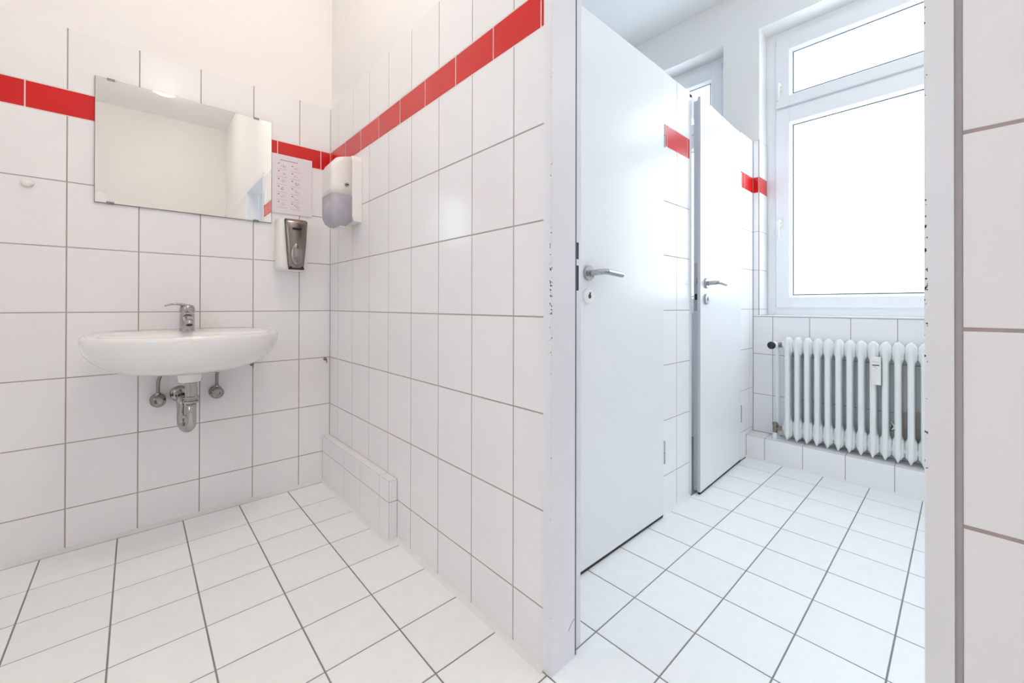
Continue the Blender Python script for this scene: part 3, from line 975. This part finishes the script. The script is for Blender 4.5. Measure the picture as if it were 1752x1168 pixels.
# back plate
b_ = bmesh.new()
loft(b_, [uring(-.040, -.001, TY0, TY1, z, r) for z, r in ((1.322, .006), (1.328, .004))]
     + [uring(-.046, -.001, TY0 + .002, TY1 - .002, 1.34, .005), uring(-.046, -.001, TY0 + .002, TY1 - .002, 1.58, .005), uring(-.045, -.001, TY0, TY1, 1.605, .006), uring(-.040, -.001, TY0 - .012, TY1 + .012, 1.624, .008), uring(-.034, -.001, TY0 - .03, TY1 + .03, 1.632, .008)])
part('back_plate', fix(b_), 'white_plastic', td, smooth=False)
# upper cover
b_ = bmesh.new()
loft(b_, [uring(-.132, -.0445, TY0, TY1, 1.437, .024), uring(-.133, -.0445, TY0, TY1, 1.47, .024), uring(-.131, -.0445, TY0, TY1, 1.56, .024), uring(-.128, -.0445, TY0, TY1, 1.588, .024),
          uring(-.120, -.0445, TY0 - .004, TY1 + .003, 1.606, .022), uring(-.108, -.0445, TY0 - .014, TY1 + .010, 1.619, .02), uring(-.09, -.0445, TY0 - .03, TY1 + .026, 1.625, .015)])
for v in b_.verts:      # the lid falls towards the front and the far side
    if v.co.z > 1.5:
        k = (v.co.z - 1.5) / .125
        v.co.z -= k * (.26 * (-v.co.x - .0445) + .07 * (v.co.y - TY1))
part('cover', fix(b_), 'white_plastic', td, smooth=True)
# smoky window
b_ = bmesh.new()
loft(b_, [uring(-.132, -.0445, TY0, TY1, 1.4365, .024), uring(-.132, -.0445, TY0, TY1, 1.36, .024), uring(-.130, -.0445, TY0, TY1, 1.335, .026), uring(-.122, -.05, TY0 - .006, TY1 + .006, 1.314, .026),
          uring(-.108, -.06, TY0 - .02, TY1 + .02, 1.300, .024), uring(-.09, -.065, TY0 - .04, TY1 + .04, 1.297, .02)])
part('window', fix(b_), 'smoke', td, smooth=True)
b_ = bmesh.new(); lathe(b_, (-.068, TY1, 1.482), (0, -1, 0), [(0, .0105), (.003, .0105), (.004, .009), (.003, .0075), (.003, 0)], 20)
lk = part('lock', fix(b_), 'chrome', td)
part('keyhole', boxes((-.0735, -.0615, TY1 - .0042, TY1 - .002, 1.4795, 1.4845)), 'black', td, parent=lk)
part('towel_edge', boxes((-.088, -.066, TY1 + .03, TY0 - .05, 1.292, 1.299)), 'paper', td)

# ------------------------------------------------------------------ small fittings on the basin wall
kb = bmesh.new(); lathe(kb, (-1.041, 0, 1.381), (0, -1, 0), [(0, .0155), (.004, .0155), (.010, .0148), (.015, .011), (.0175, .005), (.018, 0)], 24)
tag(obj('wall_bumper', fix(kb), 'white_plastic', smooth=True), 'small round white bumper stuck on the tiles left of the mirror', 'bumper')
for sx, sz, lab in ((-.352, .650, 'small rusty screw hook in the tiles under the right of the basin'), (-.024, .646, 'small rusty screw hook in the tiles close to the corner')):
    r_ = empty('screw_hook', (sx, 0, sz), lab, 'hook', 'screw hooks')
    b_ = bmesh.new(); lathe(b_, (sx, 0, sz), (0, -1, 0), [(0, .0085), (.003, .0085), (.005, .006), (.005, .0028), (.014, .0028)], 14)
    part('plug', fix(b_), 'screw', r_)
    b_ = bmesh.new(); tube(b_, [(sx, -.012, sz)] + bez((sx, -.018, sz), (sx, -.030, sz + .002), (sx, -.030, sz - .010), 6) + [(sx, -.026, sz - .016)], .0026, 8)
    part('hook_wire', fix(b_), 'screw', r_, smooth=True)

# ------------------------------------------------------------------ ceiling lamp (seen in the mirror) and two added fill lamps
for lx, ly, sc, gm, lab in ((-.57, -2.79, .68, 'lamp', 'round opal ceiling lamp reflected at the top of the mirror'),
                        (-.42, -1.15, 1.0, 'lamp_fill', 'unseen round opal fill lamp added above the wash basin')):  # second lamp is added to brighten the basin wall and floor
    lp_ = empty('ceiling_lamp', (lx, ly, H), lab, 'lamp', 'opal ceiling lamps')
    b_ = bmesh.new(); lathe(b_, (lx, ly, H), (0, 0, -1), [(0, .13 * sc), (.02, .13 * sc), (.022, .12 * sc)], 40)
    part('base', fix(b_), 'white_plastic', lp_)
    b_ = bmesh.new(); lathe(b_, (lx, ly, H - .02), (0, 0, -1), [(a * (.4 + .6 * sc), r * sc) for a, r in ((0, .118), (.01, .15), (.035, .165), (.06, .16), (.085, .135), (.105, .09), (.114, .04), (.116, 0))], 40)
    part('globe', fix(b_), gm, lp_, smooth=True)
pl_ = empty('fill_pendant', (1.25, -3.05, H), 'unseen round opal pendant added as fill light in the window room', 'lamp')  # added, unseen: brightens the window room and its ceiling
b_ = bmesh.new(); lathe(b_, (1.25, -3.05, H), (0, 0, -1), [(0, .05), (.02, .045), (.025, .008), (.38, .008), (.385, .03), (.41, .03)], 24)
part('stem', fix(b_), 'white_plastic', pl_)
b_ = bmesh.new(); lathe(b_, (1.25, -3.05, H - .40), (0, 0, -1), [(0, .03)] + [(.16 - .16 * math.cos(a), .16 * math.sin(a)) for a in [math.pi * (k + 1) / 16 for k in range(15)]] + [(.32, 0)], 32)
part('globe', fix(b_), 'pendant_fill', pl_, smooth=True)

# ------------------------------------------------------------------ radiator
RX, RP, RY0, NS = 2.036, 0.0493, -1.668, 18
rad = empty('radiator', (RX, RY0, ZP), 'old white cast-iron column radiator under the window', 'radiator')
b_ = bmesh.new()


def rad_ring(z, hw, d, e):
    out = []
    for i in range(16):
        t = 2 * math.pi * (i + .5) / 16
        c, s_ = math.cos(t), math.sin(t)
        out.append((d * math.copysign(abs(c) ** e, c), hw * math.copysign(abs(s_) ** e, s_), z - ZP))
    return out


# column: straight ridge from tip to tip
loft(b_, [rad_ring(z, hw, d, .5) for z, hw, d in ((.148, .003, .042), (.157, .007, .046), (.168, .0115, .048), (.185, .0140, .048), (.45, .0140, .048), (.715, .0140, .048), (.733, .0115, .048), (.743, .0075, .046), (.751, .0035, .040))])
# hubs: flared webs a little behind the ridge
for pr3 in (((.158, .0120, .030), (.165, .0160, .033), (.171, .0210, .036), (.177, .0246, .038), (.212, .0247, .040), (.248, .0246, .038), (.255, .0225, .036), (.262, .0190, .034), (.271, .0160, .032), (.282, .0140, .030)),
            ((.636, .0140, .030), (.646, .0160, .032), (.655, .0190, .034), (.662, .0225, .036), (.668, .0246, .038), (.698, .0247, .040), (.726, .0246, .038), (.732, .0210, .036), (.739, .0160, .033), (.746, .0120, .030))):
    loft(b_, [rad_ring(z, hw, d * .70, .55) for z, hw, d in pr3])
fix(b_, 1e-7)
sec_me = bpy.data.meshes.new('section')
b_.to_mesh(sec_me); b_.free()
sec_me.materials.append(M['radiator'])
for p in sec_me.polygons:
    p.use_smooth = True
for k in range(NS):
    o = bpy.data.objects.new('section', sec_me)
    o.location = (0, -RP * k, 0)
    o.parent = rad
    COL.objects.link(o)
for zz, nm in ((.205, 'lower_hub'), (.705, 'upper_hub')):
    b_ = bmesh.new(); cyl(b_, (RX, RY0 + .032, zz), (RX, RY0 - RP * (NS - 1) - .03, zz), .0185, n=18)
    part(nm, fix(b_), 'radiator', rad)
for yy in (RY0 - RP * 2.5, RY0 - RP * 13.5):
    part('bracket', boxes((RX, XW - .001, yy - .008, yy + .008, .665, .688)), 'radiator', rad)
    part('bracket', boxes((RX, XW - .001, yy - .008, yy + .008, .215, .24)), 'radiator', rad)

# thermostat valve, supply pipe, return valve
PYY = -1.603
tv = empty('radiator_valve', (RX, PYY, .70), 'radiator thermostat valve with black cap at the upper corner', 'valve')
b_ = bmesh.new(); lathe(b_, (RX, PYY, .70), (-1, .15, 0), [(0, .011), (.022, .011), (.024, .017), (.028, .021), (.055, .0225), (.062, .0215)], 28)
part('thermostat_head', fix(b_), 'white_plastic', tv, smooth=False)
b_ = bmesh.new(); lathe(b_, (RX - .060, PYY + .009, .70), (-1, .15, 0), [(0, .0222), (.012, .0222), (.018, .019), (.0205, .012), (.021, 0)], 28)
part('cap', fix(b_), 'black', tv, smooth=True)
b_ = bmesh.new(); cyl(b_, (RX, PYY + .012, .70), (RX, RY0 + .030, .70), .0105, n=16); cyl(b_, (RX, PYY - .012, .70), (RX, PYY - .028, .70), .0165, n=6)
part('union', fix(b_), 'brass', tv)
sp_ = empty('heating_pipe', (RX, PYY, ZP), 'white vertical heating pipe left of the radiator', 'pipe')
b_ = bmesh.new(); cyl(b_, (RX + .012, PYY, ZP), (RX + .012, PYY, .692), .0105, n=18)
part('pipe', fix(b_), 'radiator', sp_, smooth=False)
b_ = bmesh.new(); lathe(b_, (RX + .012, PYY, ZP), (0, 0, 1), [(0, .021), (.004, .021), (.007, .013)], 20)
part('floor_rosette', fix(b_), 'radiator', sp_)
rv = empty('return_valve', (RX - .02, PYY, .2), 'tarnished brass return valve at the lower corner of the radiator', 'valve')
b_ = bmesh.new(); cyl(b_, (RX - .018, PYY + .004, ZP + .018), (RX - .018, PYY + .004, .232), .0115, n=14); lathe(b_, (RX - .018, PYY + .004, .212), (0, 0, 1), [(0, .0115), (.003, .015), (.018, .015), (.021, .011)], 6)
part('valve_body', fix(b_), 'brass', rv)
b_ = bmesh.new(); cyl(b_, (RX - .018, PYY + .004, .196), (RX - .004, RY0 + .030, .204), .0105, n=14); cyl(b_, (RX - .015, PYY - .014, .198), (RX - .012, PYY - .028, .2), .0165, n=6)
part('union', fix(b_), 'brass', rv)
b_ = bmesh.new(); cyl(b_, (RX - .018, PYY + .004, ZP), (RX - .018, PYY + .004, ZP + .035), .0125, n=18)
part('pipe_stub', fix(b_), 'radiator', rv)

# heat cost meter clipped on the radiator
hm = empty('heat_meter', (1.983, -2.078, .53), 'small white heat meter clipped to the radiator front', 'meter')
mb = part('case', rbox(1.972, 1.990, -2.098, -2.058, .53, .674, .0035, 2), 'white_plastic', hm)
part('display', boxes((1.9714, 1.9721, -2.092, -2.064, .6285, .6335)), 'black', hm, parent=mb)
pm = bmesh.new()
for (ya, yb, za) in ((-2.064, -2.070, .6475), (-2.072, -2.077, .6475), (-2.079, -2.091, .6475), (-2.084, -2.087, .638), (-2.067, -2.080, .622), (-2.076, -2.085, .614), (-2.074, -2.076, .602)):
    box(pm, 1.9715, 1.9721, yb, ya, za, za + .0016)
part('print', fix(pm), 'ink', hm, parent=mb)
# capped pipe stub on the wall behind the radiator, and a rust spot
cs = empty('wall_plug', (XW, -2.122, .305), 'round chrome plug on the wall tiles behind the radiator', 'plug')
b_ = bmesh.new(); lathe(b_, (XW, -2.122, .305), (-1, 0, 0), [(0, .024), (.002, .024), (.003, .021)], 24)
part('flange', fix(b_), 'chrome', cs)
b_ = bmesh.new(); lathe(b_, (XW - .003, -2.122, .305), (-1, 0, 0), [(0, .014), (.002, .013), (.0025, 0)], 20)
part('cap', fix(b_), 'steel', cs, smooth=True)
b_ = bmesh.new(); lathe(b_, (XW - .0002, -2.165, .558), (-1, 0, 0), [(0, .0075), (.0015, .006), (.002, 0)], 10)
obj('rust_spot', fix(b_), 'rust', ww)
